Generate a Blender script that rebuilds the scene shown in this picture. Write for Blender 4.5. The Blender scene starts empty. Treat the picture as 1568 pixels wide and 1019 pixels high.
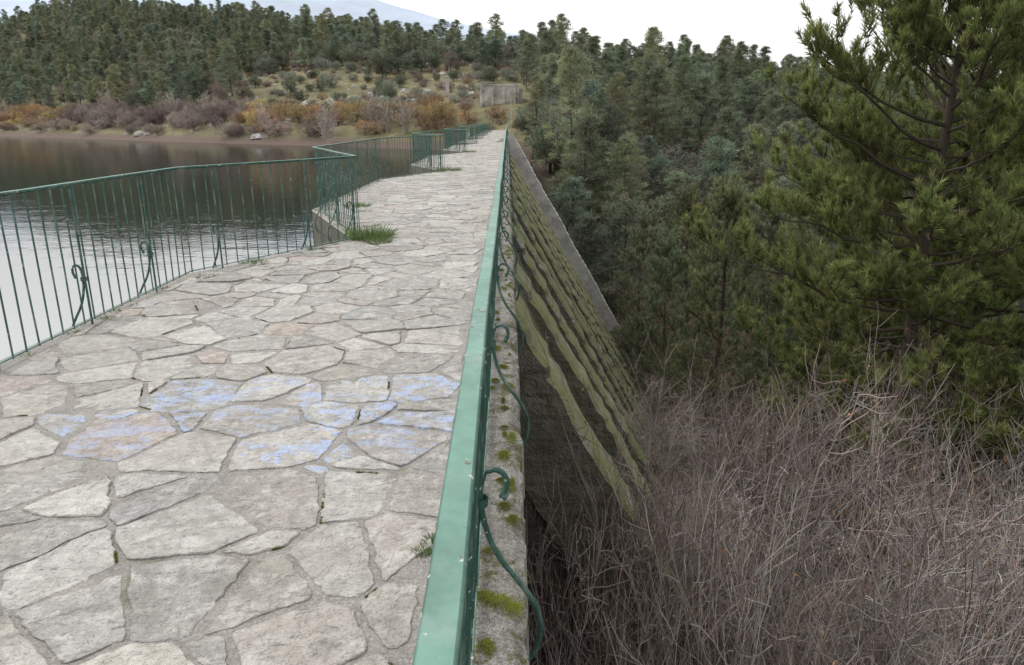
import bpy, math, numpy as np
from mathutils import Vector
rng=np.random.default_rng(7)
S=bpy.context.scene
COL=S.collection

# ---------------------------------------------------------------- helpers
def link(ob,parent=None):
    COL.objects.link(ob)
    if parent is not None: ob.parent=parent
    return ob
def mesh_from(name,V,F,C=None,mat=None,smooth=False,A=None):
    V=np.asarray(V,dtype=np.float32).reshape(-1,3)
    F=np.asarray(F,dtype=np.int32)
    me=bpy.data.meshes.new(name)
    n=F.shape[1]
    me.vertices.add(len(V)); me.vertices.foreach_set('co',V.ravel())
    me.loops.add(F.size); me.loops.foreach_set('vertex_index',F.ravel())
    me.polygons.add(len(F)); me.polygons.foreach_set('loop_start',np.arange(0,F.size,n,dtype=np.int32))
    me.polygons.foreach_set('loop_total',np.full(len(F),n,dtype=np.int32))
    me.polygons.foreach_set('use_smooth',np.full(len(F),smooth,dtype=bool))
    if C is not None:
        C=np.asarray(C,dtype=np.float32)
        if C.shape[1]==3: C=np.hstack([C,np.ones((len(C),1),np.float32)])
        at=me.color_attributes.new('Col','FLOAT_COLOR','POINT'); at.data.foreach_set('color',C.ravel())
    if A is not None:
        at=me.attributes.new('paint','FLOAT','POINT'); at.data.foreach_set('value',np.asarray(A,dtype=np.float32))
    if mat is not None: me.materials.append(mat)
    me.update(); me.validate()
    return me
class Acc:
    def __init__(s): s.V=[];s.F=[];s.C=[];s.n=0
    def add(s,V,F,C):
        V=np.asarray(V,float).reshape(-1,3); F=np.asarray(F,int)
        if F.shape[1]==4: F=np.vstack([F[:,[0,1,2]],F[:,[0,2,3]]])
        C=np.asarray(C,float)
        if C.ndim==1: C=np.tile(C[None,:3],(len(V),1))
        s.V.append(V);s.F.append(F+s.n);s.C.append(C);s.n+=len(V)
    def mesh(s,name,mat,smooth=False): return mesh_from(name,np.vstack(s.V),np.vstack(s.F),np.vstack(s.C),mat,smooth)
def nrm(a): return a/np.maximum(np.linalg.norm(a,axis=-1,keepdims=True),1e-9)
def tubes(P,R,sides=3):
    P=np.asarray(P,float); n,k,_=P.shape
    T=nrm(np.gradient(P,axis=1))
    ref=np.where(np.abs(T[...,2:3])>0.8,np.array([1.,0.1,0.]),np.array([0.05,0.,1.]))
    N=nrm(np.cross(T,ref)); B=np.cross(T,N)
    a=np.arange(sides)*2*math.pi/sides
    ring=P[:,:,None,:]+R[:,:,None,None]*(N[:,:,None,:]*np.cos(a)[None,None,:,None]+B[:,:,None,:]*np.sin(a)[None,None,:,None])
    V=ring.reshape(-1,3)
    i=np.arange(n)[:,None,None]*k*sides; j=np.arange(k-1)[None,:,None]*sides; m=np.arange(sides)[None,None,:]; m2=(m+1)%sides
    F=np.stack([i+j+m,i+j+m2,i+j+sides+m2,i+j+sides+m],-1).reshape(-1,4)
    return V,F
def blades(p,d,L,w):
    n=len(p); d=nrm(d); side=nrm(np.cross(d,rng.normal(size=(n,3))))
    L=np.broadcast_to(L,(n,))[:,None]; w=np.broadcast_to(w,(n,))[:,None]
    V=np.stack([p-side*w/2,p+side*w/2,p+d*L],1).reshape(-1,3)
    return V,np.arange(3*n).reshape(-1,3)
def leaves(p,d,L,w):
    n=len(p); d=nrm(d); side=nrm(np.cross(d,rng.normal(size=(n,3))))
    L=np.broadcast_to(L,(n,))[:,None]; w=np.broadcast_to(w,(n,))[:,None]
    V=np.stack([p,p+d*L*.5-side*w/2,p+d*L,p+d*L*.5+side*w/2],1).reshape(-1,3)
    return V,np.arange(4*n).reshape(-1,4)
def interp(P,idx,s):
    k=P.shape[1]; f=s*(k-1); i=np.clip(np.floor(f).astype(int),0,k-2); fr=(f-i)[:,None]
    a=P[idx,i]; b=P[idx,i+1]; return a+(b-a)*fr, nrm(b-a)
def spawn(P,m,smin,smax,L0,L1,a,b,c,k=4,curl=0.,jit=0.,bz=1.):
    n=len(P); idx=np.repeat(np.arange(n),m); s=rng.uniform(smin,smax,n*m)
    p,t=interp(P,idx,s)
    r=nrm(rng.normal(size=(n*m,3)))*np.array([1,1,bz])
    d=nrm(t*a+r*b+np.array([0,0,c]))
    L=rng.uniform(L0,L1,n*m)*(1.15-0.6*s)
    tt=np.linspace(0,1,k)[None,:,None]
    Q=p[:,None,:]+d[:,None,:]*L[:,None,None]*tt+np.array([0,0,1.])*curl*L[:,None,None]*tt**2
    if jit: Q=Q+np.cumsum(rng.normal(size=Q.shape),1)*jit*L[:,None,None]*tt
    return Q,idx,s
def boxes(acc,c,size,col,ax=None):
    ax=np.eye(3) if ax is None else ax
    s=np.array([[x,y,z] for x in(-1,1) for y in(-1,1) for z in(-1,1)])*np.array(size)/2
    V=np.array(c)+s@ax
    F=[[0,1,3,2],[4,6,7,5],[0,4,5,1],[2,3,7,6],[0,2,6,4],[1,5,7,3]]
    acc.add(V,F,np.array(col))

# ---------------------------------------------------------------- materials
def material(name,base=None,rough=.8,spec=.3,nscale=5,namt=.3,bscale=30,bstr=.3,bdist=.01,extra=None,metal=0,coord='Object',ndetail=4,bump2=None):
    m=bpy.data.materials.new(name); m.use_nodes=True; nt=m.node_tree; N=nt.nodes; Lk=nt.links
    bs=N['Principled BSDF']; bs.inputs['Roughness'].default_value=rough; bs.inputs['Specular IOR Level'].default_value=spec; bs.inputs['Metallic'].default_value=metal
    tc=N.new('ShaderNodeTexCoord').outputs[coord]
    if base is None:
        at=N.new('ShaderNodeVertexColor'); at.layer_name='Col'; col=at.outputs['Color']
    else:
        rgb=N.new('ShaderNodeRGB'); rgb.outputs[0].default_value=(*base,1); col=rgb.outputs[0]
    if namt>0:
        no=N.new('ShaderNodeTexNoise'); no.inputs['Scale'].default_value=nscale; no.inputs['Detail'].default_value=ndetail; no.inputs['Roughness'].default_value=.65
        Lk.new(tc,no.inputs['Vector'])
        mr=N.new('ShaderNodeMapRange'); mr.inputs[1].default_value=.3; mr.inputs[2].default_value=.7; mr.inputs[3].default_value=1-namt; mr.inputs[4].default_value=1+namt
        Lk.new(no.outputs['Fac'],mr.inputs[0])
        mx=N.new('ShaderNodeVectorMath'); mx.operation='SCALE'; Lk.new(col,mx.inputs[0]); Lk.new(mr.outputs[0],mx.inputs['Scale']); col=mx.outputs[0]
    if extra: col=extra(nt,tc,col)
    Lk.new(col,bs.inputs['Base Color'])
    prev=None
    for b_ in ([(bscale,bstr,bdist,(1,1,1))] if bstr>0 else [])+(bump2 or []):
        mp=N.new('ShaderNodeMapping'); mp.inputs['Scale'].default_value=b_[3]; Lk.new(tc,mp.inputs[0])
        nb=N.new('ShaderNodeTexNoise'); nb.inputs['Scale'].default_value=b_[0]; nb.inputs['Detail'].default_value=5; nb.inputs['Roughness'].default_value=.7; Lk.new(mp.outputs[0],nb.inputs['Vector'])
        bp=N.new('ShaderNodeBump'); bp.inputs['Strength'].default_value=b_[1]; bp.inputs['Distance'].default_value=b_[2]
        Lk.new(nb.outputs['Fac'],bp.inputs['Height'])
        if prev: Lk.new(prev.outputs[0],bp.inputs['Normal'])
        prev=bp
    if prev: Lk.new(prev.outputs[0],bs.inputs['Normal'])
    return m
def mask(nt,tc,scale,lo,hi,detail=5,rough=.6,stretch=None,off=0):
    N=nt.nodes;Lk=nt.links
    src=tc
    if stretch or off:
        mp=N.new('ShaderNodeMapping'); mp.inputs['Scale'].default_value=stretch or (1,1,1); mp.inputs['Location'].default_value=(off,off*.7,off*.3); Lk.new(tc,mp.inputs[0]); src=mp.outputs[0]
    no=N.new('ShaderNodeTexNoise'); no.inputs['Scale'].default_value=scale; no.inputs['Detail'].default_value=min(detail,6); no.inputs['Roughness'].default_value=rough
    Lk.new(src,no.inputs['Vector'])
    mr=N.new('ShaderNodeMapRange'); mr.inputs[1].default_value=lo; mr.inputs[2].default_value=hi; Lk.new(no.outputs['Fac'],mr.inputs[0])
    return mr.outputs[0]
def mix(nt,fac,a,b):
    mx=nt.nodes.new('ShaderNodeMix'); mx.data_type='RGBA'
    if isinstance(fac,(int,float)): mx.inputs[0].default_value=fac
    else: nt.links.new(fac,mx.inputs[0])
    for i,v in((6,a),(7,b)):
        if isinstance(v,tuple): mx.inputs[i].default_value=(*v,1)
        else: nt.links.new(v,mx.inputs[i])
    return mx.outputs[2]
def mul(nt,a,b):
    m=nt.nodes.new('ShaderNodeMath'); m.operation='MULTIPLY'
    for i,v in((0,a),(1,b)):
        if isinstance(v,(int,float)): m.inputs[i].default_value=v
        else: nt.links.new(v,m.inputs[i])
    return m.outputs[0]

def stone_extra(nt,tc,col):
    col=mix(nt,mul(nt,mask(nt,tc,7,.50,.64,6,.75),.6),col,(.58,.565,.535))
    col=mix(nt,mul(nt,mask(nt,tc,1.3,.45,.65,5,.7,off=17),.35),col,(.34,.31,.27))
    col=mix(nt,mul(nt,mask(nt,tc,3.5,.53,.68,6,.75,off=5),.65),col,(.20,.185,.165))
    col=mix(nt,mul(nt,mask(nt,tc,40,.56,.66,4,.7,off=9),.5),col,(.17,.16,.145))
    col=mix(nt,mul(nt,mask(nt,tc,11,.59,.64,6,.75,stretch=(1,2.2,1),off=2),.6),col,(.14,.13,.12))
    at=nt.nodes.new('ShaderNodeAttribute'); at.attribute_name='paint'
    col=mix(nt,mul(nt,mul(nt,at.outputs['Fac'],mask(nt,tc,6,.50,.555,6,.8,off=3,stretch=(1,1.6,1))),.66),col,(.38,.48,.72))
    return col
M_stone=material('flagstone',rough=.85,nscale=14,namt=.2,bscale=22,bstr=1.,bdist=.016,extra=stone_extra,ndetail=6,bump2=[(5,.9,.06,(1,1.8,1))])
def mortar_extra(nt,tc,col):
    col=mix(nt,mul(nt,mask(nt,tc,60,.5,.62,3,.7),.6),col,(.46,.45,.42))
    col=mix(nt,mul(nt,mask(nt,tc,90,.56,.64,3,.7,off=4),.6),col,(.12,.11,.10))
    col=mix(nt,mul(nt,mask(nt,tc,2.2,.55,.68,6,.75,off=2),.6),col,(.12,.125,.06))
    return col
M_mortar=material('mortar_aggregate',base=(.30,.28,.255),rough=.95,nscale=7,namt=.25,bscale=70,bstr=1.,bdist=.012,extra=mortar_extra,bump2=[(9,.8,.03,(1,1,1))])
def coping_extra(nt,tc,col):
    col=mortar_extra(nt,tc,col)
    col=mix(nt,mul(nt,mask(nt,tc,6,.50,.56,6,.8,off=21),.7),col,(.44,.42,.38))
    col=mix(nt,mul(nt,mask(nt,tc,5,.52,.60,6,.75,off=12),.9),col,(.12,.12,.035))
    col=mix(nt,mul(nt,mask(nt,tc,3,.5,.62,6,.75,off=15),.6),col,(.13,.12,.105))
    return col
M_cop=material('mossy_coping',base=(.32,.30,.27),rough=.95,nscale=7,namt=.3,bscale=50,bstr=1.,bdist=.03,extra=coping_extra,bump2=[(9,1.,.09,(1,1,1))])
def dam_extra(nt,tc,col):
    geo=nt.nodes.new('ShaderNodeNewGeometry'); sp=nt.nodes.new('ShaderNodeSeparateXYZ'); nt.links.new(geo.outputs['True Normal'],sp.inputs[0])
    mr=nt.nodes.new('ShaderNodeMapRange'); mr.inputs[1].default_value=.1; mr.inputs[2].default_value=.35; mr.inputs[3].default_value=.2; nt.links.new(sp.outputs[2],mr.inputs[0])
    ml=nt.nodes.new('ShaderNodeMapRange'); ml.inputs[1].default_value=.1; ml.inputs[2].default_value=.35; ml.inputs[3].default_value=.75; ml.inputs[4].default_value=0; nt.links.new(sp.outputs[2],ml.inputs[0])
    br=nt.nodes.new('ShaderNodeTexBrick'); br.inputs['Scale'].default_value=1.; br.inputs['Mortar Size'].default_value=.03; br.inputs['Brick Width'].default_value=.6; br.inputs['Row Height'].default_value=.28
    cb=nt.nodes.new('ShaderNodeCombineXYZ'); sx_=nt.nodes.new('ShaderNodeSeparateXYZ'); nt.links.new(tc,sx_.inputs[0])
    ad=nt.nodes.new('ShaderNodeMath'); ad.operation='ADD'; nt.links.new(sx_.outputs[0],ad.inputs[0]); nt.links.new(sx_.outputs[1],ad.inputs[1])
    nt.links.new(ad.outputs[0],cb.inputs[0]); nt.links.new(sx_.outputs[2],cb.inputs[1]); nt.links.new(cb.outputs[0],br.inputs['Vector'])
    col=mix(nt,mul(nt,br.outputs['Fac'],.6),col,(.07,.065,.055))
    col=mix(nt,mul(nt,mask(nt,tc,2.5,.48,.64,6,.75,off=6),.65),col,(.09,.08,.07))
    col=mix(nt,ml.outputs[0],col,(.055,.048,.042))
    col=mix(nt,mul(nt,mul(nt,mask(nt,tc,1.6,.36,.50,6,.8),mr.outputs[0]),.85),col,(.185,.195,.075))
    return col
M_dam=material('old_masonry',base=(.30,.285,.26),rough=.95,nscale=3,namt=.4,bscale=6,bstr=1.,bdist=.15,extra=dam_extra)
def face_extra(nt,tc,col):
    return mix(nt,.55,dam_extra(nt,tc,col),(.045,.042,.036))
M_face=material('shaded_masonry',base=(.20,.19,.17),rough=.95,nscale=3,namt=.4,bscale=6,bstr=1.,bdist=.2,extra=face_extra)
M_conc=material('pale_concrete',base=(.36,.35,.33),rough=.9,nscale=1.5,namt=.35,bscale=8,bstr=.5,bdist=.05)
M_conc2=material('weathered_concrete',base=(.38,.36,.325),rough=.9,nscale=.6,namt=.5,bscale=3,bstr=.8,bdist=.1)
def rail_extra(nt,tc,col):
    col=mix(nt,mul(nt,mask(nt,tc,6,.50,.66,5,.7),.3),col,(.32,.39,.355))
    col=mix(nt,mask(nt,tc,38,.65,.69,3,.6,off=4),col,(.50,.50,.47))
    col=mix(nt,mask(nt,tc,22,.64,.67,4,.7,off=11),col,(.13,.08,.055))
    return col
M_rail=material('green_railing_paint',rough=.5,spec=.4,nscale=9,namt=.25,bscale=60,bstr=.2,bdist=.002,extra=rail_extra)
def leafmat(name,rough=.6,spec=.2,trans=.35,rnd=.3):
    m=bpy.data.materials.new(name); m.use_nodes=True; nt=m.node_tree; N=nt.nodes; Lk=nt.links
    bs=N['Principled BSDF']; bs.inputs['Roughness'].default_value=rough; bs.inputs['Specular IOR Level'].default_value=spec
    at=N.new('ShaderNodeVertexColor'); at.layer_name='Col'
    oi=N.new('ShaderNodeObjectInfo'); mr=N.new('ShaderNodeMapRange'); mr.inputs[3].default_value=1-rnd; mr.inputs[4].default_value=1+rnd; Lk.new(oi.outputs['Random'],mr.inputs[0])
    hs=N.new('ShaderNodeHueSaturation'); Lk.new(at.outputs[0],hs.inputs['Color']); Lk.new(mr.outputs[0],hs.inputs['Value'])
    m2=N.new('ShaderNodeMath'); m2.operation='MULTIPLY'; m2.inputs[1].default_value=7.31; Lk.new(oi.outputs['Random'],m2.inputs[0])
    m3=N.new('ShaderNodeMath'); m3.operation='FRACT'; Lk.new(m2.outputs[0],m3.inputs[0])
    m4=N.new('ShaderNodeMapRange'); m4.inputs[3].default_value=.5-.04*rnd/.3; m4.inputs[4].default_value=.5+.015*rnd/.3; Lk.new(m3.outputs[0],m4.inputs[0]); Lk.new(m4.outputs[0],hs.inputs['Hue'])
    Lk.new(hs.outputs[0],bs.inputs['Base Color'])
    if trans:
        tr=N.new('ShaderNodeBsdfTranslucent'); Lk.new(hs.outputs[0],tr.inputs[0]); ms=N.new('ShaderNodeMixShader'); ms.inputs[0].default_value=trans
        Lk.new(bs.outputs[0],ms.inputs[1]); Lk.new(tr.outputs[0],ms.inputs[2]); Lk.new(ms.outputs[0],N['Material Output'].inputs[0])
    return m
M_fol=leafmat('foliage'); M_hero=leafmat('pine_needles',rnd=.08,trans=.42); M_twig=leafmat('twigs',rough=.75,trans=0,rnd=.25)
def ter_extra(nt,tc,col):
    N=nt.nodes;Lk=nt.links
    col=mix(nt,mask(nt,tc,.06,.44,.58,6,.7),(.11,.11,.055),col)
    col=mix(nt,mul(nt,mask(nt,tc,.35,.48,.66,6,.75,off=3),.7),col,(.21,.17,.10))
    col=mix(nt,mul(nt,mask(nt,tc,.12,.60,.66,6,.8,off=8),.8),col,(.25,.235,.22))
    sp=N.new('ShaderNodeSeparateXYZ'); Lk.new(tc,sp.inputs[0])
    mr=N.new('ShaderNodeMapRange'); mr.inputs[1].default_value=-1.6; mr.inputs[2].default_value=-2.6; Lk.new(sp.outputs[2],mr.inputs[0])
    col=mix(nt,mr.outputs[0],col,(.13,.095,.075))
    mr2=N.new('ShaderNodeMapRange'); mr2.inputs[1].default_value=-4.; mr2.inputs[2].default_value=-6; Lk.new(sp.outputs[2],mr2.inputs[0])
    col=mix(nt,mr2.outputs[0],col,(.07,.058,.04))
    return col
M_ter=material('hillside_ground',base=(.19,.165,.085),rough=.95,nscale=.5,namt=.4,bscale=1.2,bstr=1.,bdist=.4,extra=ter_extra)
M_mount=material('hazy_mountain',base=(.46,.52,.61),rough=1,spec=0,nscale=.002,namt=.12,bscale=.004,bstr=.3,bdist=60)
M_wat=bpy.data.materials.new('reservoir_water'); M_wat.use_nodes=True
nt=M_wat.node_tree; N=nt.nodes; Lk=nt.links; N.remove(N['Principled BSDF'])
df=N.new('ShaderNodeBsdfDiffuse'); df.inputs[0].default_value=(.014,.018,.015,1)
gl=N.new('ShaderNodeBsdfGlossy'); gl.inputs['Roughness'].default_value=.04; gl.inputs[0].default_value=(1,1,1,1)
fr=N.new('ShaderNodeFresnel'); fr.inputs[0].default_value=8.
ms=N.new('ShaderNodeMixShader'); tc=N.new('ShaderNodeTexCoord').outputs['Object']
bp=None
for sc,dist,st in((.35,.022,(1,1.8,1)),(2.2,.010,(1,1.7,1))):
    mp=N.new('ShaderNodeMapping'); mp.inputs['Scale'].default_value=st; mp.inputs['Rotation'].default_value=(0,0,.5); Lk.new(tc,mp.inputs[0])
    no=N.new('ShaderNodeTexNoise'); no.inputs['Scale'].default_value=sc; no.inputs['Detail'].default_value=3; Lk.new(mp.outputs[0],no.inputs['Vector'])
    b=N.new('ShaderNodeBump'); b.inputs['Strength'].default_value=.6; b.inputs['Distance'].default_value=dist; Lk.new(no.outputs[0],b.inputs['Height'])
    if bp: Lk.new(bp.outputs[0],b.inputs['Normal'])
    bp=b
for q in(df,gl,fr): Lk.new(bp.outputs[0],q.inputs['Normal'])
Lk.new(fr.outputs[0],ms.inputs[0]); Lk.new(df.outputs[0],ms.inputs[1]); Lk.new(gl.outputs[0],ms.inputs[2]); Lk.new(ms.outputs[0],N['Material Output'].inputs[0])

# ---------------------------------------------------------------- terrain
def snoise(x,y,sc,seed=0):
    r=np.random.default_rng(seed); o=0
    for i in range(6):
        a=r.uniform(0,6.28); f=sc*(1.6**i)*.6; p=r.uniform(0,6.28)
        o=o+np.sin((x*np.cos(a)+y*np.sin(a))*f+p+1.3*np.sin((x*np.sin(a)-y*np.cos(a))*f*.7+p))/(1.35**i)
    return o/3.2
Vy=[-60,-20,0,10,25,45,60,80,110,130,160,220,270,400,900,4000]
Vz=[-3,-4.5,-6.8,-9,-13,-15.5,-13.5,-8.5,-1.8,.5,5.0,15,17,8,0,-5]
Sy=[-60,-12,0,3,10,40,80,120,160,220,320,700,3000]
Sz=[-9,-6,-3.6,-2.4,-.4,5.5,14.5,24,32,34,24,0,-10]
def terrain(x,y):
    x=np.asarray(x,float);y=np.asarray(y,float)
    s=(y-122+.75*np.minimum(x,0))/1.25 + 3.5*snoise(x,y,.035,3)
    up=np.interp(s,Sy,Sz); k=1+np.clip((-x-30)/200,0,1.35)*1.0
    up=np.where(up>0,up*k,up)
    dn=np.interp(y,Vy,Vz)-.085*np.clip(x,0,120)
    bw=2+np.maximum(0,y-104)*.45
    w=np.clip((x+2.2+ .5*(bw-2))/bw,0,1); w=w*w*(3-2*w)
    z=up*(1-w)+dn*w
    far=np.clip((np.hypot(x,y)-30)/100,0,1)
    amp=np.where(z>-3,1.,.3)*far
    return z+amp*(1.6*snoise(x,y,.03,1)+.5*snoise(x,y,.12,2))*np.clip((np.abs(z+3.3))/4,.0,1)
xs=np.concatenate([np.linspace(-3000,-500,14),np.linspace(-480,-62,110),np.linspace(-60,60,121),np.linspace(62,260,60),np.linspace(300,3000,12)])
ys=np.concatenate([np.linspace(-2000,-80,10),np.linspace(-70,300,210),np.linspace(303,620,80),np.linspace(660,4000,16)])
X,Y=np.meshgrid(xs,ys); Z=terrain(X,Y)
V=np.stack([X,Y,Z],-1).reshape(-1,3); nx=len(xs); ny=len(ys)
i=(np.arange(ny-1)[:,None]*nx+np.arange(nx-1)[None,:]).ravel()
link(bpy.data.objects.new('ground',mesh_from('ground',V,np.stack([i,i+1,i+nx+1,i+nx],1),None,M_ter,True)))
link(bpy.data.objects.new('water',mesh_from('water',[(-2500,-1500,-3.5),(-2.6,-1500,-3.5),(-2.6,500,-3.5),(-2500,500,-3.5)],[(0,1,2,3)],None,M_wat)))
tt=np.linspace(-1.1,.6,140); el=np.interp(tt,[-1.1,-.75,-.62,-.5,-.42,-.36,-.3,-.19,-.075,0,.2,.6],[.13,.145,.15,.158,.152,.17,.178,.157,.124,.105,.06,.03])
rows=[]
for j,(yy,f) in enumerate([(1500,0.0),(1800,.3),(2100,.62),(2350,.85),(2600,1.0),(3000,.8)]):
    hh=el*2600*f; hh=hh+ (14*snoise(tt*2600,yy,.006,9)+5*snoise(tt*2600,yy*1.,.02,5))*(f>0)
    rows.append(np.stack([tt*2600,np.full_like(tt,yy)+40*np.sin(tt*9+j),hh-(20 if f==0 else 0)],-1))
V=np.array(rows).reshape(-1,3); nx=len(tt); i=(np.arange(5)[:,None]*nx+np.arange(nx-1)[None,:]).ravel()
link(bpy.data.objects.new('mountain',mesh_from('mountain',V,np.stack([i,i+1,i+nx+1,i+nx],1),None,M_mount,True)))

# ---------------------------------------------------------------- dam + walkway
yl=[-6,7.6]; xlp=[-3.35,-3.4]; yb=10.0
while yb<118:
    yl+= [yb,yb+3.4,yb+10.5]; xlp+=[-2.05,-3.5,-3.5]; yb+=14
yl.append(124);xlp.append(-3.5)
def xl(y): return np.interp(y,yl,xlp)
YE=122.
def faceslope(y): return float(np.interp(y,[7.6,8.0],[.04,.53]))
ysd=np.unique(np.concatenate([np.arange(-6,20,.06),np.arange(20,YE,.25),[v for v in yl if v<YE],[YE]]))
sec=[]
for y in ysd:
    L=xl(y)-.13; j=.022*snoise(y,0,5,2)+.008*math.sin(y*31)+.006*snoise(y,3,40,5); zj=.012*snoise(y,1,14,6)
    e=.06+j; fs=faceslope(y)
    sec.append([(L,y,-17),(L,y,0),(e-.25,y,.0),(e-.04,y,-.006+zj),(e,y,-.035+zj),(e+.01,y,-.36),(-.05,y,-.37),(-.05-.45*(fs>.3)+fs*8,y,-8.4),(-.05-.5*(fs>.3)+fs*16.6,y,-17)])
sec=np.array(sec); n,k,_=sec.shape
i=(np.arange(n-1)[:,None]*k+np.arange(k-1)[None,:]).ravel()
F=np.stack([i,i+1,i+k+1,i+k],1)
V=sec.reshape(-1,3)
dam=bpy.data.objects.new('dam',None); link(dam)
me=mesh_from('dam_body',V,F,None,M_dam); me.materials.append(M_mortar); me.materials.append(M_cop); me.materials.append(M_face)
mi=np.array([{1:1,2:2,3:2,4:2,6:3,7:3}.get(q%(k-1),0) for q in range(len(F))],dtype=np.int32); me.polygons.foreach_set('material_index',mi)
link(bpy.data.objects.new('dam_body',me),dam)
acc=Acc()
def rib(acc,y0,w,x0=.04,z0=-.37,sl=.57,dep=16,up=0.,back=.9,jt=.035):
    qs=np.arange(0,dep,.14); a=[]
    for q in qs:
        j1=rng.uniform(-jt,jt)+.03*math.sin(q*1.3+y0)
        xo=x0+sl*q+j1
        a.append([(xo-back-up,y0-w/2,z0-q),(xo-.06,y0-w/2,z0-q+up),(xo,y0-w/2+.07,z0-q+up),(xo+.02,y0+w/2-.07,z0-q+up),(xo-.06,y0+w/2,z0-q+up),(xo-back-up,y0+w/2,z0-q)])
    a=np.array(a); n=len(a); k=6; i=(np.arange(n-1)[:,None]*k+np.arange(k-1)[None,:]).ravel()
    acc.add(a.reshape(-1,3),np.stack([i,i+k,i+k+1,i+1],1),np.array([.2,.2,.2]))
for y0 in np.arange(8.1,54,3.1): rib(acc,y0,.95,back=1.1)
link(bpy.data.objects.new('buttress_ribs',acc.mesh('ribs',M_dam)),dam)
acc=Acc(); rib(acc,56.2,.9,x0=.4,z0=-.2,up=.8,sl=.575)
link(bpy.data.objects.new('abutment_wall',acc.mesh('abut',M_conc)),dam)

sx,sy=.39,.30
g={}
for r in range(int((YE+5)/sy)):
    y=-5+r*sy; off=(r%2)*.5*sx
    for c in range(11):
        g[(r,c)]=(-3.95+c*sx+off+rng.uniform(-.5,.5)*sx*1.1, y+rng.uniform(-.5,.5)*sy*1.05, rng.uniform(0,.26)**2)
def clip(poly,px,py,nx_,ny_):
    out=[]; m=len(poly)
    dd=[(q[0]-px)*nx_+(q[1]-py)*ny_ for q in poly]
    if max(dd)<=0: return poly
    for a in range(m):
        b=(a+1)%m
        if dd[a]<=0: out.append(poly[a])
        if (dd[a]<0)!=(dd[b]<0) and abs(dd[a]-dd[b])>1e-12:
            t=dd[a]/(dd[a]-dd[b]); out.append((poly[a][0]+(poly[b][0]-poly[a][0])*t,poly[a][1]+(poly[b][1]-poly[a][1])*t))
    return out
nbs=sorted([(dr,dc) for dr in range(-3,4) for dc in range(-3,4) if (dr,dc)!=(0,0)],key=lambda q:q[0]**2+q[1]**2)
SV=[];SF=[];SC=[];SP=[];nb=0;JE=[]
pal=np.array([[.41,.395,.37],[.45,.435,.41],[.35,.335,.315],[.41,.39,.36],[.40,.37,.34],[.38,.375,.36],[.47,.455,.42],[.41,.385,.345]])
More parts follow.
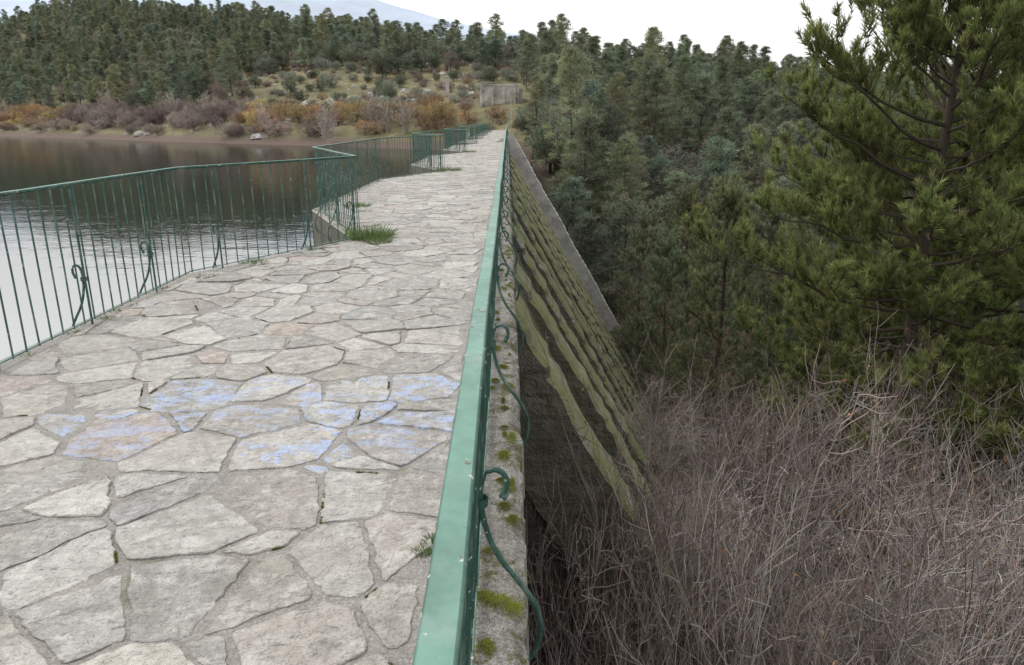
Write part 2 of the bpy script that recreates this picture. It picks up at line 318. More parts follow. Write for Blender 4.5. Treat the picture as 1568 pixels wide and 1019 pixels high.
for (r,c),s in g.items():
    x0,y0,w0=s
    if x0>-.2 or x0<xl(y0)-.1: continue
    w=.6; poly=[(x0-w,y0-w),(x0+w,y0-w),(x0+w,y0+w),(x0-w,y0+w)]
    gap=rng.uniform(.001,.012)
    for dr,dc in nbs:
        q=g.get((r+dr,c+dc))
        if q is None: continue
        dx=q[0]-x0; dy=q[1]-y0; L=math.hypot(dx,dy); ux=dx/L; uy=dy/L; h=(L*L+w0-q[2])/(2*L)-gap-(.02*rng.uniform()**2)
        an=rng.normal()*.05; ux,uy=ux*math.cos(an)-uy*math.sin(an),ux*math.sin(an)+uy*math.cos(an)
        poly=clip(poly,x0+ux*h,y0+uy*h,ux,uy)
        if len(poly)<3: break
    if len(poly)<3: continue
    poly=clip(poly,-.27+.05*math.sin(y0*5),0,1,0)
    if len(poly)<3: continue
    j=int(np.clip(np.searchsorted(yl,y0)-1,0,len(yl)-2)); a=np.array([xlp[j],yl[j]]); b=np.array([xlp[j+1],yl[j+1]]); t=b-a; nv=np.array([-t[1],t[0]])/np.hypot(*t); pp=a-nv*.03
    poly=clip(poly,pp[0],pp[1],nv[0],nv[1])
    if len(poly)<3: continue
    P=np.array(poly)
    area=.5*abs(np.sum(P[:,0]*np.roll(P[:,1],-1)-P[:,1]*np.roll(P[:,0],-1)))
    if area<.006: continue
    near=y0<14
    if y0<9: JE+= [(a_,b_) for a_,b_ in zip(P,np.roll(P,-1,0)) if np.hypot(*(b_-a_))>.06]
    Q=[]
    for a_,b_ in zip(P,np.roll(P,-1,0)):
        L=np.hypot(*(b_-a_))
        if L<.015: Q.append(a_); continue
        cr=min(.012,L*.25)/L
        nseg=max(1,int(L/(.03 if near else .2)))
        for t in np.linspace(cr,1-cr,nseg+1): Q.append(a_+(b_-a_)*t)
    Q=np.array(Q); cen=Q.mean(0); m=len(Q)
    if near:
        Q=Q+rng.normal(size=Q.shape)*.003+np.stack([snoise(Q[:,0],Q[:,1],20,41),snoise(Q[:,0],Q[:,1],20,42)],-1)*.016
    zt=rng.uniform(.001,.011); tilt=rng.normal(size=2)*.014
    def ring(sc,z):
        R=cen+(Q-cen)*sc; return np.column_stack([R,z+(R-cen)@tilt])
    ins=.006/max(.08,math.sqrt(area)/2)
    v=np.vstack([ring(1,-.014),ring(.997,zt*.5),ring(1-ins,zt),ring(.5,zt+.001),[[cen[0],cen[1],zt+.001]]])
    if near: v[m:4*m,2]+=rng.normal(size=3*m)*.0013
    idx=np.arange(m); nx_=(idx+1)%m
    f=[]
    for lv_ in range(3):
        o=lv_*m
        f.append(np.stack([o+idx,o+nx_,o+m+nx_],1)); f.append(np.stack([o+idx,o+m+nx_,o+m+idx],1))
    f.append(np.stack([3*m+idx,3*m+nx_,np.full(m,4*m)],1))
    f=np.vstack(f)
    SV.append(v);SF.append(f+nb); nb+=len(v)
    col=pal[rng.integers(len(pal))]*rng.uniform(.84,1.1)
    if rng.uniform()<.05: col=col*np.array([1.04,.91,.87])
    cc=np.tile(col,(len(v),1)); cc[:m]*=.5; cc[m:2*m]*=.7
    SC.append(cc)
    e=((cen[0]+1.25)/1.2)**2+((cen[1]-3.68)/.66)**2
    SP.append(np.full(len(v),rng.choice([0,.6,1.],p=[.2,.35,.45]) if e<1 else 0.))
walk=bpy.data.objects.new('stone_walkway',mesh_from('stones',np.vstack(SV),np.vstack(SF),np.vstack(SC),M_stone,False,np.concatenate(SP)))
link(walk)

# ---------------------------------------------------------------- railings
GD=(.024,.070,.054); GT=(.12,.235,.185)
RH=1.13
def railing(name,path,out,scroll_at,spacing=.145,lean=0.,w=.018,csc=1.):
    acc=Acc()
    path=[np.array(p,float) for p in path]
    for a,b in zip(path[:-1],path[1:]):
        d=b-a; L=np.hypot(*d); t=d/L; o=np.array([t[1],-t[0]])*out
        def lo(z): return -o*lean*(1-z/RH)
        ax=np.array([[t[0],t[1],0],[o[0],o[1],0],[0,0,1]]); c=(a+b)/2
        hh=.008
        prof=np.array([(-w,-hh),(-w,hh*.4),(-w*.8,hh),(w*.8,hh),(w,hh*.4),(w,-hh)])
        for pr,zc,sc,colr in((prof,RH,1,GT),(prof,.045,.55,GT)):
            ns=max(2,int(L/1.2)+1); rings=[]
            for s in np.linspace(-.004,L+.004,ns):
                base=a+t*s+lo(zc); wob=.0035*math.sin((base[1])*2.1) if zc>1 else 0
                rings.append([(base[0]+o[0]*(p[0]*sc+wob),base[1]+o[1]*(p[0]*sc+wob),zc+p[1]*sc+wob*.6) for p in pr])
            R_=np.array(rings); k=len(pr); ii=np.arange(ns-1)[:,None]*k; jj=np.arange(k)[None,:]; j2=(jj+1)%k
            F=np.stack([ii+jj,ii+j2,ii+k+j2,ii+k+jj],-1).reshape(-1,4)
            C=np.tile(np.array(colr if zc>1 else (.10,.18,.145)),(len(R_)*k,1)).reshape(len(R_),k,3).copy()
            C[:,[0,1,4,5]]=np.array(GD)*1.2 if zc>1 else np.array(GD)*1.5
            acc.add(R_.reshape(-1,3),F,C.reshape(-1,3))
        boxes(acc,(c[0],c[1],RH-.015),(L,.008,.012),GD,ax)
        n=max(1,int(L/spacing)); s=np.linspace(0,L,n+1)[:-1]+.02
        base=a[None]+t[None]*s[:,None]
        zs_=(.03,.55,RH-.010)
        P=np.zeros((n,3,3)); P[:,:,2]=np.array(zs_)
        for q_,z_ in enumerate(zs_): P[:,q_,:2]=base+lo(z_)
        P[:,1,:2]+=rng.normal(size=(n,2))*.004
        V,F=tubes(P,np.full((n,3),.0065),6); acc.add(V,F,np.array(GD)*rng.uniform(.9,1.2))
        for sp in scroll_at(a,b,L):
            p0=a+t*sp
            P=np.zeros((1,2,3)); P[0,0,:2]=p0+lo(-.02); P[0,1,:2]=p0+lo(RH); P[0,:,2]=(-.02,RH-.01); V,F=tubes(P,np.full((1,2),.0095),8); acc.add(V,F,np.array(GD))
            ctrl=np.array([(.062,.385),(.080,.425),(.074,.468),(.048,.490),(.018,.476),(.004,.43),(.004,.37),(.012,.30),(.03,.22),(.062,.14),(.105,.07),(.145,.0),(.172,-.07),(.178,-.15),(.165,-.23),(.13,-.29)])
            ctrl=ctrl+rng.normal(size=2)*.003; ctrl[:,0]*=csc
            q=[ctrl[0]]
            for u_,v_ in zip(ctrl[:-1],ctrl[1:]): q+=[.75*u_+.25*v_,.25*u_+.75*v_]
            q.append(ctrl[-1]); ctrl=np.array(q); p=p0+lo(.4)
            P=np.zeros((1,len(ctrl),3)); P[0,:,0]=p[0]+o[0]*(ctrl[:,0]+.012); P[0,:,1]=p[1]+o[1]*(ctrl[:,0]+.012); P[0,:,2]=ctrl[:,1]
            V,F=tubes(P,np.full((1,len(ctrl)),.0102),8); acc.add(V,F,np.array(GD)*1.1)
            xk=.074*csc
            P=np.zeros((1,3,3)); P[0,:,0]=p[0]+o[0]*xk; P[0,:,1]=p[1]+o[1]*xk; P[0,:,2]=(.378,.395,.412); V,F=tubes(P,np.array([[.005,.015,.006]]),8); acc.add(V,F,np.array(GD)*1.1)
            P=np.zeros((1,2,3)); P[0,:,0]=p[0]+o[0]*.008; P[0,:,1]=p[1]+o[1]*.008; P[0,:,2]=(.36,.39); V,F=tubes(P,np.full((1,2),.026),8); acc.add(V,F,np.array(GD))
    ob=bpy.data.objects.new(name,acc.mesh(name,M_rail)); link(ob); return ob
XR=-.068
ys_r=[2.15+1.78*i for i in range(-3,67)]
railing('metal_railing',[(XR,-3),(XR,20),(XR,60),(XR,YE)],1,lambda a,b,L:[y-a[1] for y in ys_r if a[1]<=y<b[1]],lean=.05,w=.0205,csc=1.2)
lp=[(x,y) for x,y in zip(xlp,yl) if y<YE]
def lsc(a,b,L):
    n=max(1,int(round(L/1.15))); return [L*(i+.3)/n for i in range(n)]
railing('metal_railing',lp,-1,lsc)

# ---------------------------------------------------------------- plants
def colorset(n,rep,base,var=.25):
    b=np.array(base)*(1+rng.uniform(-var,var,(n,1))); b=b*(1+rng.uniform(-.08,.08,(n,3)))
    return np.repeat(b,rep,axis=0)
def big_pine(seed,H,z0,prof,nbr=75,needle=26,base=(.12,.16,.055),tr=.2,nsec=11,nsh=6,mat=None,nw=.022):
    global rng; rng=np.random.default_rng(seed); acc=Acc()
    k=12; zz=np.linspace(0,H,k); tx=np.stack([.25*np.sin(zz*.35+seed),.2*np.sin(zz*.5+seed*2),zz],-1)[None]
    V,F=tubes(tx,(tr*(1-zz/H)**.8+.02)[None],9); acc.add(V,F,np.array([.12,.095,.075]))
    P=[];R=[]
    for i in range(nbr):
        f=(i+rng.uniform(0,1))/nbr; z=z0+(H-z0-.2)*f; L=prof((z)/H)*rng.uniform(.5,1.15)
        az=i*2.4+rng.uniform(-.5,.5); el=math.radians(-10+62*f**1.5+rng.uniform(-14,18))
        d=np.array([math.cos(az)*math.cos(el),math.sin(az)*math.cos(el),math.sin(el)])
        st=np.array([np.interp(z,zz,tx[0,:,0]),np.interp(z,zz,tx[0,:,1]),z]); t=np.linspace(0,1,7)[:,None]
        Q=st+d*L*t+np.array([0,0,1])*L*(.26*t**2-.10*t)+np.cumsum(rng.normal(size=(7,3)),0)*.03*L*t
        P.append(Q);R.append(np.linspace(.016+.008*L,.007,7))
    P=np.array(P);R=np.array(R); V,F=tubes(P,R,5); acc.add(V,F,np.array([.11,.09,.07]))
    S2,_,s=spawn(P,nsec,.25,1.,.8,1.8,.9,.9,.30,5,.25,.02,bz=.5)
    V,F=tubes(S2,np.tile(np.linspace(.011,.005,5),(len(S2),1)),3); acc.add(V,F,np.array([.10,.085,.06]))
    S3,_,_=spawn(S2,nsh,.2,1.05,.22,.42,.8,.7,.6,3,.2,.0)
    n=len(S3); idx=np.repeat(np.arange(n),needle); s=rng.uniform(.1,1.,n*needle)
    p,t=interp(S3,idx,s); d=nrm(t*.85+nrm(rng.normal(size=(len(p),3)))*.75+np.array([0,0,.15]))
    V,F=blades(p,d,rng.uniform(.12,.21,len(p)),nw)
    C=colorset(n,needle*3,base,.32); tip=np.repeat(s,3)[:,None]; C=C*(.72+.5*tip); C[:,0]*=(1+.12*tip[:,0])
    acc.add(V,F,C)
    return acc.mesh('pine_mesh',mat or M_fol)
def far_pine(seed,H,Rr,base,ncl=150,nb=26,conic=.6,bw=.085,bl=.5):
    global rng; rng=np.random.default_rng(seed); acc=Acc()
    zz=np.linspace(0,H,8); tx=np.stack([.15*np.sin(zz*.5+seed),.15*np.cos(zz*.4),zz],-1)[None]
    V,F=tubes(tx,(.16*(1-zz/H)+.02)[None],5); acc.add(V,F,np.array([.14,.11,.09]))
    f=rng.uniform(0,1,ncl)**.85; z=H*(.2+.78*f); env=Rr*((1-f)**conic)*(.75+.35*np.sin(f*14+seed))+.25
    az=rng.uniform(0,6.28,ncl); lob=1+.3*np.sin(az*3+seed+f*4); r=env*lob*np.sqrt(rng.uniform(.25,1,ncl))
    cp=np.stack([r*np.cos(az),r*np.sin(az),z+.15*r-.1],-1)
    sel=rng.choice(ncl,min(50,ncl),replace=False); st=np.stack([0*z,0*z,z-.25*r],-1)[sel]; P=np.stack([st,(st+cp[sel])/2+np.array([0,0,-.08]),cp[sel]],1)
    V,F=tubes(P,np.tile(np.array([.05,.03,.012]),(len(sel),1)),3); acc.add(V,F,np.array([.12,.10,.08]))
    p=np.repeat(cp,nb,0)+rng.normal(size=(ncl*nb,3))*np.array([.22,.22,.10])
    out=nrm(np.stack([np.cos(az),np.sin(az),0*az+.5],-1)); d=np.repeat(out,nb,0)*.6+nrm(rng.normal(size=(ncl*nb,3)))*.9+np.array([0,0,.35])
    V,F=blades(p,d,rng.uniform(.6,1.1,len(p))*bl,bw)
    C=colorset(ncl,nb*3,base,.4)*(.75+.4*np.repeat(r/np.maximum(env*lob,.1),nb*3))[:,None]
    acc.add(V,F,C)
    return acc.mesh('pine_far_mesh',M_fol)
def round_tree(seed,H,Rr,base,ncl=130,nb=26,ll=.26,lw=.17):
    global rng; rng=np.random.default_rng(seed); acc=Acc()
    u=nrm(rng.normal(size=(ncl,3))); rad=rng.uniform(.55,1.,ncl)**.6
    lob=1+.2*np.sin(u[:,0]*4+seed)+.17*np.sin(u[:,1]*5+seed*2)+.12*np.sin(u[:,2]*7)
    cp=u*(rad*lob)[:,None]*np.array([Rr,Rr,H*.42])+np.array([0,0,H*.56]); cp=cp[cp[:,2]>H*.1]; ncl=len(cp)
    P=np.zeros((1,4,3)); P[0,:,2]=np.linspace(0,H*.6,4); P[0,:,0]=[0,.1,.05,.1]; V,F=tubes(P,np.array([[.2,.16,.12,.05]])*H/6,6); acc.add(V,F,np.array([.09,.075,.06]))
    sel=np.arange(0,ncl,3); st=np.tile([0.05,0,H*.3],(len(sel),1)); P=np.stack([st,(st+cp[sel])/2+[0,0,-.15],cp[sel]],1); V,F=tubes(P,np.tile([.06,.035,.015],(len(sel),1)),3); acc.add(V,F,np.array([.12,.10,.09]))
    p=np.repeat(cp,nb,0)+rng.normal(size=(ncl*nb,3))*.26*Rr/3; d=nrm(rng.normal(size=p.shape))+np.array([0,0,.3])
    V,F=leaves(p,d,rng.uniform(.7,1.3,len(p))*ll,lw); acc.add(V,F,colorset(ncl,nb*4,base,.35))
    return acc.mesh('oak_mesh',M_fol)
def twig_bush(seed,H,sp,nst,nb,ntw,base,rad=.012,leaf=0,lcol=(.3,.15,.06),tw=.0035,up=.5,bl=(.7,1.5),tl=(.25,.6),wig=.035,bj=.07):
    global rng; rng=np.random.default_rng(seed); acc=Acc(); k=9
    az=rng.uniform(0,6.28,nst); lean=np.sqrt(rng.uniform(0.02,1,nst))*sp; h=H*rng.uniform(.55,1,nst); t=np.linspace(0,1,k)
    P=np.zeros((nst,k,3)); b0=rng.normal(size=(nst,2))*.3
    cv=t[None]**1.3
    P[:,:,0]=b0[:,:1]+(lean*np.cos(az))[:,None]*cv; P[:,:,1]=b0[:,1:]+(lean*np.sin(az))[:,None]*cv; P[:,:,2]=h[:,None]*t*(1-.18*t)
    P+=np.cumsum(rng.normal(size=P.shape)*wig,1)*H/5
    V,F=tubes(P,np.linspace(rad,rad*.35,k)[None]*rng.uniform(.6,1.3,(nst,1)),4); acc.add(V,F,colorset(nst,k*4,base,.45))
    B,_,_=spawn(P,nb,.2,1.,*bl,.8,.9,up*.2,6,.12,bj)
    V,F=tubes(B,np.tile(np.linspace(rad*.42,tw,6),(len(B),1)),3); acc.add(V,F,colorset(len(B),18,base,.5))
    T,_,_=spawn(B,ntw,.2,1.,*tl,.7,1.,up*.2,4,.1,bj)
    V,F=tubes(T,np.tile([tw,tw*.9,tw*.8,tw*.5],(len(T),1)),3); acc.add(V,F,colorset(len(T),12,np.array(base)*1.05,.55))
    if leaf:
        idx=rng.integers(0,len(T),leaf); p,_t=interp(T,idx,rng.uniform(.4,1,leaf)); V,F=leaves(p,rng.normal(size=(leaf,3)),rng.uniform(.03,.06,leaf),.026); acc.add(V,F,colorset(leaf,4,lcol,.5))
    return acc.mesh('bush_mesh',M_twig)
def inst(me,name,loc,rz,sc,parent=None):
    ob=bpy.data.objects.new(name,me); ob.location=loc; ob.rotation_euler=(0,0,rz); ob.scale=sc if hasattr(sc,'__len__') else (sc,sc,sc); return link(ob,parent)
def empty(n): return link(bpy.data.objects.new(n,None))
def tz(x,y): return float(terrain(x,y))

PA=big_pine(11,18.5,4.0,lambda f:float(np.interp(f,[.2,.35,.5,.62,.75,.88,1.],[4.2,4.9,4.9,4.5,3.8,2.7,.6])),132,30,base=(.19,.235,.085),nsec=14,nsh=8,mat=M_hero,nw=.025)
PB=big_pine(23,13,1.3,lambda f:float(np.interp(f,[.1,.3,.6,.85,1],[2.6,2.9,2.3,1.3,.3])),55,22,base=(.17,.215,.11),tr=.15,nsec=9)
PC=big_pine(37,11,1.0,lambda f:float(np.interp(f,[.1,.35,.6,.85,1],[2.0,2.4,2.0,1.1,.3])),48,22,base=(.145,.19,.11),tr=.13,nsec=9)
inst(PA,'pine_tree',(10.2,17.4,tz(10.2,17.4)-.2),0.4,1.02)
for (x,y,me,rz,sc) in [(14.2,20.4,PA,2.,1.08),(12.8,14.4,PC,1.,.85),(8.8,29,PB,.3,.98),(12,27,PC,2.2,1.1),(8.6,38,PC,4.,.95),(14.2,31,PB,5,1.15),(11.2,44,PB,1.2,1.02),(18,26,PB,2.7,1.2),(9.6,50,PC,3.1,.95),(13.5,37,PC,.7,1.15),(15,49,PB,4.4,1.0),(18,41,PC,2,1.2),(21,36,PB,1.9,1.2)]:
    inst(me,'pine_tree',(x,y,tz(x,y)-.2),rz,sc)

FC=[(.15,.185,.125),(.165,.195,.125),(.135,.17,.12),(.18,.205,.12),(.15,.185,.14)]
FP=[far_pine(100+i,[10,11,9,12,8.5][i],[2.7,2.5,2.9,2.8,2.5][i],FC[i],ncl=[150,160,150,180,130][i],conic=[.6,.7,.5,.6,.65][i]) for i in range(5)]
OK=[round_tree(200,5.5,3.,(.16,.18,.13)),round_tree(201,4.6,3.2,(.20,.22,.175)),round_tree(202,6,2.8,(.13,.155,.10))]
BARE=[twig_bush(300+i,8,1.6,14,7,4,(.30,.26,.23),rad=.06,tw=.025,up=1.0,bl=(1.2,2.4),tl=(.5,1.)) for i in range(2)]
MAUV=[round_tree(210,3.4,2.6,(.21,.17,.15),ncl=90,nb=30,ll=.4,lw=.05),round_tree(211,3.,2.4,(.26,.22,.19),ncl=90,nb=30,ll=.4,lw=.05)]
YEL=[round_tree(212,3.6,2.5,(.36,.27,.13),ncl=100,nb=30,ll=.26,lw=.09),round_tree(213,3.0,2.4,(.26,.21,.13),ncl=90,nb=30,ll=.26,lw=.09)]
RED=[round_tree(214,7,2.2,(.22,.175,.145),ncl=100,nb=28,ll=.35,lw=.07)]
rng=np.random.default_rng(5)
forest=empty('pine_forest'); oaks=empty('holm_oak_grove'); shr=empty('shoreline_shrubs'); brn=empty('autumn_trees')
def jit_grid(x0,x1,y0,y1,sp):
    gx,gy=np.meshgrid(np.arange(x0,x1,sp),np.arange(y0,y1,sp)); p=np.stack([gx.ravel(),gy.ravel()],-1); return p+rng.uniform(-.45,.45,p.shape)*sp
cnt=0
for x,y in jit_grid(1,190,60,250,5.5):
    t=x/y
    if t>.85 or t<.02: continue
    if y<125 and x<3.4: continue
    if x<6 and 125<y<160: continue
    z=tz(x,y)-.2; q=rng.uniform()
    if x>15 and snoise(x,y,.05,12)>.72: continue
    if q<.82: inst(FP[rng.integers(5)],'pine',(x,y,z),rng.uniform(0,6),rng.uniform(.8,1.4)*np.array([1,1,rng.uniform(.8,1.1)]),forest)
    elif q<.92: inst(OK[rng.integers(3)],'oak',(x,y,z),rng.uniform(0,6),rng.uniform(.8,1.3),oaks)
    else: inst(RED[0],'bare_tree',(x,y,z),rng.uniform(0,6),rng.uniform(.6,1.1),brn)
    cnt+=1
for x,y in jit_grid(-500,8,120,570,7.4):
    t=x/y
    if t<-.95: continue
    s=(y-122+.75*min(x,0))/1.25
    if s<12 or s>205: continue
    if x>-9 and y<165: continue
    if x>-14 and y<200 and x<0: continue
    nse=snoise(x,y,.03,21)+.4*snoise(x,y,.11,8)
    u=777+1147*t
    if u>380: thr=np.interp(s,[12,70,95,130],[-.9,-.55,.3,1.5])
    else: thr=np.interp(s,[12,22,34,70],[-1.2,-.5,.6,1.0])
    if nse>thr: continue
    z=tz(x,y)-.2; q=rng.uniform()
    if u>380 and s<95: q=q*.35+.62
    sc=rng.uniform(.8,1.4)
    if q<.75: inst(FP[rng.integers(5)],'pine',(x,y,z),rng.uniform(0,6),sc*np.array([1.2,1.2,rng.uniform(.85,1.05)]),forest)
    elif q<.90: inst(OK[rng.integers(3)],'oak',(x,y,z),rng.uniform(0,6),rng.uniform(.8,1.5),oaks)
    else: inst(RED[0],'bare_tree',(x,y,z),rng.uniform(0,6),rng.uniform(.6,1.2),brn)
    cnt+=1
for x,y in jit_grid(-380,0,118,430,4.8):
    t=x/y
    if t<-.95: continue
    s=(y-122+.75*min(x,0))/1.25+3.5*snoise(x,y,.035,3)
    if s<3.5: continue
    if x>-7 and y>138 and y<160: continue
    if s<24:
        q=rng.uniform()
        if q<.25 and s<9: continue
        yv=snoise(x,y,.06,31)>.15
        me=(YEL if (yv and s>5) else MAUV)[rng.integers(2)]
        k_=.6 if x>-12 else 1
        inst(me,'shrub',(x,y,tz(x,y)-.3),rng.uniform(0,6),k_*rng.uniform(.55,1.15)*np.array([1.1,1.1,1.0 if s<9 else 1.3]),shr)
    elif s<120 and rng.uniform()<.5:
        me=[MAUV[0],MAUV[1],OK[1],OK[2],YEL[1]][rng.integers(5)]
        inst(me,'shrub',(x,y,tz(x,y)-.3),rng.uniform(0,6),rng.uniform(.35,.75),shr)
for x,y in jit_grid(2,60,60,150,4.5):
    if x<2.2: continue
    if rng.uniform()<(.9 if x<12 else .4): inst([MAUV[0],RED[0],OK[2]][rng.integers(3)],'shrub',(x,y,tz(x,y)-.3),rng.uniform(0,6),rng.uniform(.35,.6),shr)
for x,y in [(-36,150),(-38,158),(-55,170),(-84,210),(-95,215),(-100,220),(-24,150),(-20,146),(-130,245),(-28,156)]:
    inst(BARE[rng.integers(2)],'bare_tree',(x,y,tz(x,y)-.2),rng.uniform(0,6),rng.uniform(.9,1.3),brn)

BU=[twig_bush(400+i,6.0,2.4,22,9,6,[(.235,.205,.18),(.28,.25,.225),(.18,.145,.12),(.35,.32,.29)][i],rad=.016,tw=.0038,leaf=[90,40,420,20][i],lcol=(.30,.18,.09),bl=(.7,1.7),tl=(.25,.75),bj=.09) for i in range(4)]
rng=np.random.default_rng(9)
thk=empty('leafless_thicket')
for x,y in jit_grid(.9,19,.3,24,1.55):
    if y>20 and x>12: continue
    if x<.85+.30*max(0,y-8): continue
    fs=faceslope(y); g_=tz(x,y); surf=-(x-.04)/max(fs,.02)-.6 if fs>.2 else -99
    b_=max(g_,surf)
    top=np.interp(y,[0,6,13,18,24],[-2.1,-2.5,-2.7,-4.6,-7.5])+rng.uniform(-1.0,.35)
    if x<3.: top-=.5
    if y>8 and x<6: top=min(top,b_+rng.uniform(1.8,3.6))
    sz=(top-b_)/5.5
    if sz<.2: continue
    xy=max(.75,sz)*(.6 if x<2 else 1)
    inst(BU[rng.choice(4,p=[.3,.3,.2,.2] if y<11 else [.3,.2,.35,.15])],'bush',(x,y,b_-.1),rng.uniform(0,6),(xy,xy,sz),thk)
for x,y in jit_grid(.8,4.4,4.6,7.6,.85):
    if x<.7: continue
    b_=tz(x,y)
    top=min(-2.0-rng.uniform(0,.9),-1.0*x-1.1 if x<1.6 else 0)
    sz=(top-b_)/4.35
    xy=np.clip(.22+.2*x,.3,.75)
    inst(BU[rng.choice(4,p=[.3,.25,.3,.15])],'bush',(x,y,b_-.1),rng.uniform(0,6),(xy,xy*1.1,sz),thk)
for x,y in jit_grid(1.0,6,8.5,17,1.3):
    if x<1.3+.35*(y-8.5): continue
    b_=max(tz(x,y),-(x-.04)/.55-.5); h_=rng.uniform(1.0,2.2)
    inst(BU[rng.choice(4,p=[.3,.2,.4,.1])],'bush',(x,y,b_-.1),rng.uniform(0,6),(.45,.45,h_/5),thk)
RU=[twig_bush(420,4.,1.6,22,7,5,(.25,.175,.13),rad=.016,tw=.006,leaf=1300,lcol=(.34,.20,.10)),twig_bush(421,4,1.6,22,7,5,(.23,.19,.16),rad=.016,tw=.006,leaf=400,lcol=(.28,.18,.09))]
for x,y in jit_grid(3.5,22,15,58,2.5):
    if x<2.8+.115*y: continue
    inst(RU[rng.integers(2)],'bush',(x,y,tz(x,y)-.1),rng.uniform(0,6),rng.uniform(.7,1.2),thk)

def tuft(acc,x,y,z,r,h,n,base,w=None):
    a=rng.uniform(0,6.28,n); q=r*np.sqrt(rng.uniform(0,1,n)); p=np.stack([x+q*np.cos(a),y+q*np.sin(a),np.full(n,z)],-1)
    d=np.stack([np.cos(a)*q/r*.9,np.sin(a)*q/r*.9,np.full(n,.8)],-1)+rng.normal(size=(n,3))*.35; d[:,2]=np.abs(d[:,2])
    V,F=blades(p,d,rng.uniform(.5,1.2,n)*h,w or (.005 if h<.1 else .009)); acc.add(V,F,colorset(n,3,base,.4))
acc=Acc(); G=(.12,.17,.06)
for (x,y,r,h,n) in [(-1.93,10.1,.28,.24,700),(-1.75,9.7,.16,.12,260),(-2.45,9.15,.10,.08,120),(-2.95,8.25,.16,.07,180),(-3.2,7.5,.1,.05,100),(-.33,2.42,.035,.03,120),(-.30,2.50,.03,.03,80),(-2.9,14.0,.25,.12,260),(-1.9,24.2,.35,.2,400),(-2.2,23.6,.25,.12,200),(-1.95,38,.3,.2,300)]:
    tuft(acc,x,y,.0,r,h,n,G)
for i in range(90):
    y=rng.uniform(2,30); tuft(acc,float(xl(y))+rng.uniform(-.05,.1),y,0,.05,.035,30,G)
for i in range(90):
    y=rng.uniform(1.7,18); tuft(acc,rng.uniform(-.14,.05),y,-.01,rng.uniform(.02,.05),rng.uniform(.012,.03),50,(.12,.15,.05),.003)
link(bpy.data.objects.new('grass',acc.mesh('grass',M_fol)))
acc=Acc()
cl=[(-.03,2.12,.06,.035,1),(.02,2.08,.035,.04,1),(-.09,2.15,.04,.03,1),(-.07,2.42,.035,.025,.7),(-.02,3.25,.03,.06,.7),(.02,3.45,.025,.08,.7),(.0,2.9,.04,.02,.7),(-.07,1.9,.03,.03,.8),(.02,2.65,.025,.04,.6),(.0,4.2,.04,.08,.6)]
for _ in range(80):
    cl.append((rng.uniform(-.2,.04),rng.uniform(1.7,16),rng.uniform(.008,.03),rng.uniform(.015,.06),rng.uniform(.45,.7)))
for q in rng.choice(len(JE),150,replace=False):
    a_,b_=JE[q]; L=np.hypot(*(b_-a_)); v=rng.uniform(.35,.65); t0=rng.uniform(0,.6)
    for t in np.arange(t0,min(1,t0+rng.uniform(.2,.6)),.012/L):
        p_=a_+(b_-a_)*t
        if p_[1]>1.4: cl.append((p_[0],p_[1],rng.uniform(.003,.007),rng.uniform(.003,.007),v))
for (x,y,rx,ry,v) in cl:
    n=int(900*(rx*ry/.002)**.6); p=np.stack([x+rng.normal(size=n)*rx*.5,y+rng.normal(size=n)*ry*.5,np.full(n,-.003)],-1); p[:,0]=np.minimum(p[:,0],.058)
    q=np.exp(-(((p[:,0]-x)/rx)**2+((p[:,1]-y)/ry)**2)); p[:,2]+=q*min(.016,rx)
    V,F=blades(p,rng.normal(size=(n,3))*.6+np.array([0,0,.8]),rng.uniform(.004,.010,n),.0035); acc.add(V,F,colorset(n,3,np.array([.30,.31,.06])*v,.35))
link(bpy.data.objects.new('moss',acc.mesh('moss',M_fol)))

acc=Acc()
z=max(tz(-2,158),4.6)-1.
boxes(acc,(-1.6,158,z+1.2),(8.2,1.2,6.6),(.3,.3,.28)); boxes(acc,(-1.6,158,z+4.65),(8.6,1.5,.3),(.3,.3,.28)); boxes(acc,(2.9,161.5,z+1.0),(.8,6,6),(.3,.3,.28)); boxes(acc,(-1.2,164.5,z+2.2),(7.5,.8,5.6),(.3,.3,.28))
for q in(-5.4,-3.1,-.8,1.5): boxes(acc,(q,157.15,z+1.0),(.5,.55,6.2),(.3,.3,.28))
link(bpy.data.objects.new('concrete_retaining_wall',acc.mesh('cw',M_conc2)))
acc=Acc(); z=tz(-15,190); boxes(acc,(-15,190,z+2),(.9,.9,5),(.3,.3,.28)); boxes(acc,(-15,190,z+4.6),(1.2,1.2,.25),(.3,.3,.28)); boxes(acc,(-15,190,z+.2),(1.4,1.4,.6),(.3,.3,.28))
link(bpy.data.objects.new('concrete_marker_post',acc.mesh('mp',M_conc2)))
acc=Acc(); P=np.zeros((1,3,3)); P[0,:,0]=.5; P[0,:,1]=100; P[0,:,2]=(-2,2,4.6); V,F=tubes(P,np.array([[.07,.06,.05]]),8); acc.add(V,F,np.array([.3,.3,.3])); boxes(acc,(.35,100,4.6),(.6,.2,.12),(.3,.3,.3))
link(bpy.data.objects.new('lamp_pole',acc.mesh('pole',M_conc)))
acc=Acc(); rng=np.random.default_rng(4)
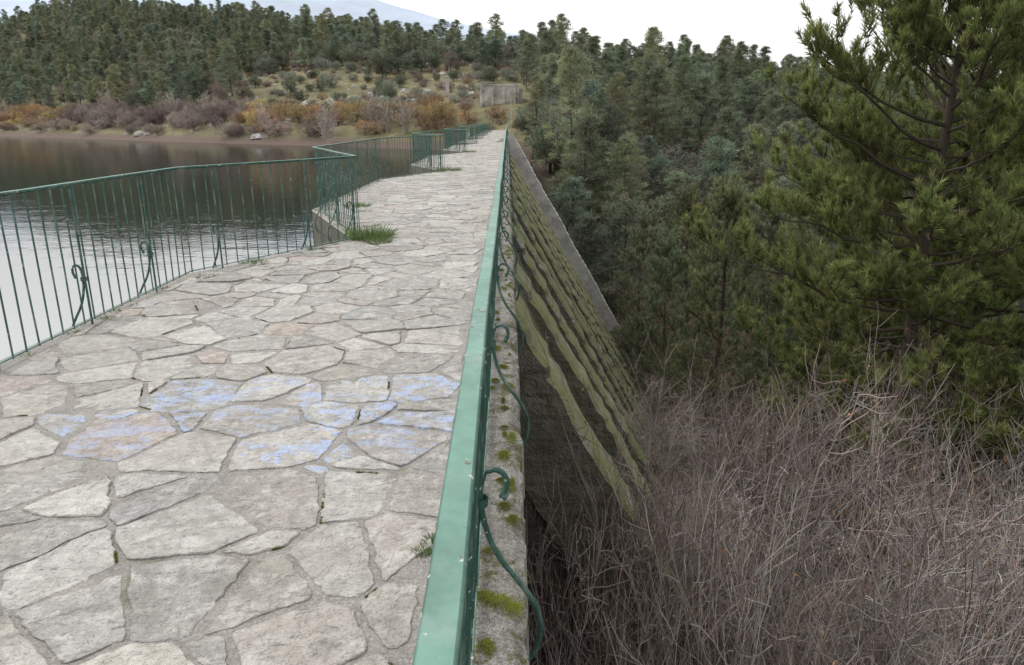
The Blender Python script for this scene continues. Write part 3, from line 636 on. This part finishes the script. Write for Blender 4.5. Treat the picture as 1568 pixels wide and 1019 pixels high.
for i in range(220):
    if i<110: x=rng.uniform(-60,-22); y=rng.uniform(165,215)
    else: y=rng.uniform(128,300); x=-y*rng.uniform(.03,.6)
    if (y-122+.75*x)/1.25<1: continue
    r=rng.uniform(.3,1.5); z=tz(x,y); k=8
    V=[]
    for a in range(5):
        for b in range(k):
            f=a/4*math.pi*.5; w=r*rng.uniform(.75,1.2); V.append((x+w*math.cos(f)*math.cos(b*.785),y+w*math.cos(f)*math.sin(b*.785),z-.2+w*.8*math.sin(f)))
    acc.add(V,[(a*k+b,a*k+(b+1)%k,(a+1)*k+(b+1)%k,(a+1)*k+b) for a in range(4) for b in range(k)],np.array([.22,.21,.2]))
link(bpy.data.objects.new('rocks',acc.mesh('rocks',M_conc)))
print('TREES',cnt,'objs',len(bpy.data.objects))

# ---------------------------------------------------------------- light, world, camera
el=math.radians(48); az=math.radians(-60)
sv=Vector((math.sin(az)*math.cos(el),math.cos(az)*math.cos(el),math.sin(el)))
sl=bpy.data.lights.new('sun','SUN'); sl.energy=1.5; sl.angle=math.radians(20); sl.color=(1,.97,.93)
so=bpy.data.objects.new('sun',sl); so.rotation_euler=(-sv).to_track_quat('-Z','Y').to_euler(); link(so)
w=bpy.data.worlds.new('World'); S.world=w; w.use_nodes=True; nt=w.node_tree; bg=nt.nodes['Background']
sk=nt.nodes.new('ShaderNodeTexSky'); sk.sky_type='NISHITA'; sk.sun_disc=False; sk.sun_elevation=el; sk.sun_rotation=az; sk.dust_density=6; sk.air_density=1
hs=nt.nodes.new('ShaderNodeHueSaturation'); hs.inputs['Saturation'].default_value=.12; nt.links.new(sk.outputs[0],hs.inputs['Color'])
mx=nt.nodes.new('ShaderNodeMix'); mx.data_type='RGBA'; mx.inputs[0].default_value=.7; nt.links.new(hs.outputs[0],mx.inputs[6]); mx.inputs[7].default_value=(12.3,12.4,12.5,1)
nt.links.new(mx.outputs[2],bg.inputs[0]); bg.inputs[1].default_value=.13
cam=bpy.data.cameras.new('camera'); co=bpy.data.objects.new('camera',cam); link(co)
cam.sensor_width=36; cam.lens=25.26; cam.clip_end=8000; cam.clip_start=.05
co.location=(0,0,1.6); co.rotation_euler=(math.radians(90-16.48),0,math.radians(-.36))
S.camera=co
S.view_settings.view_transform='Standard'; S.view_settings.look='None'; S.view_settings.exposure=0
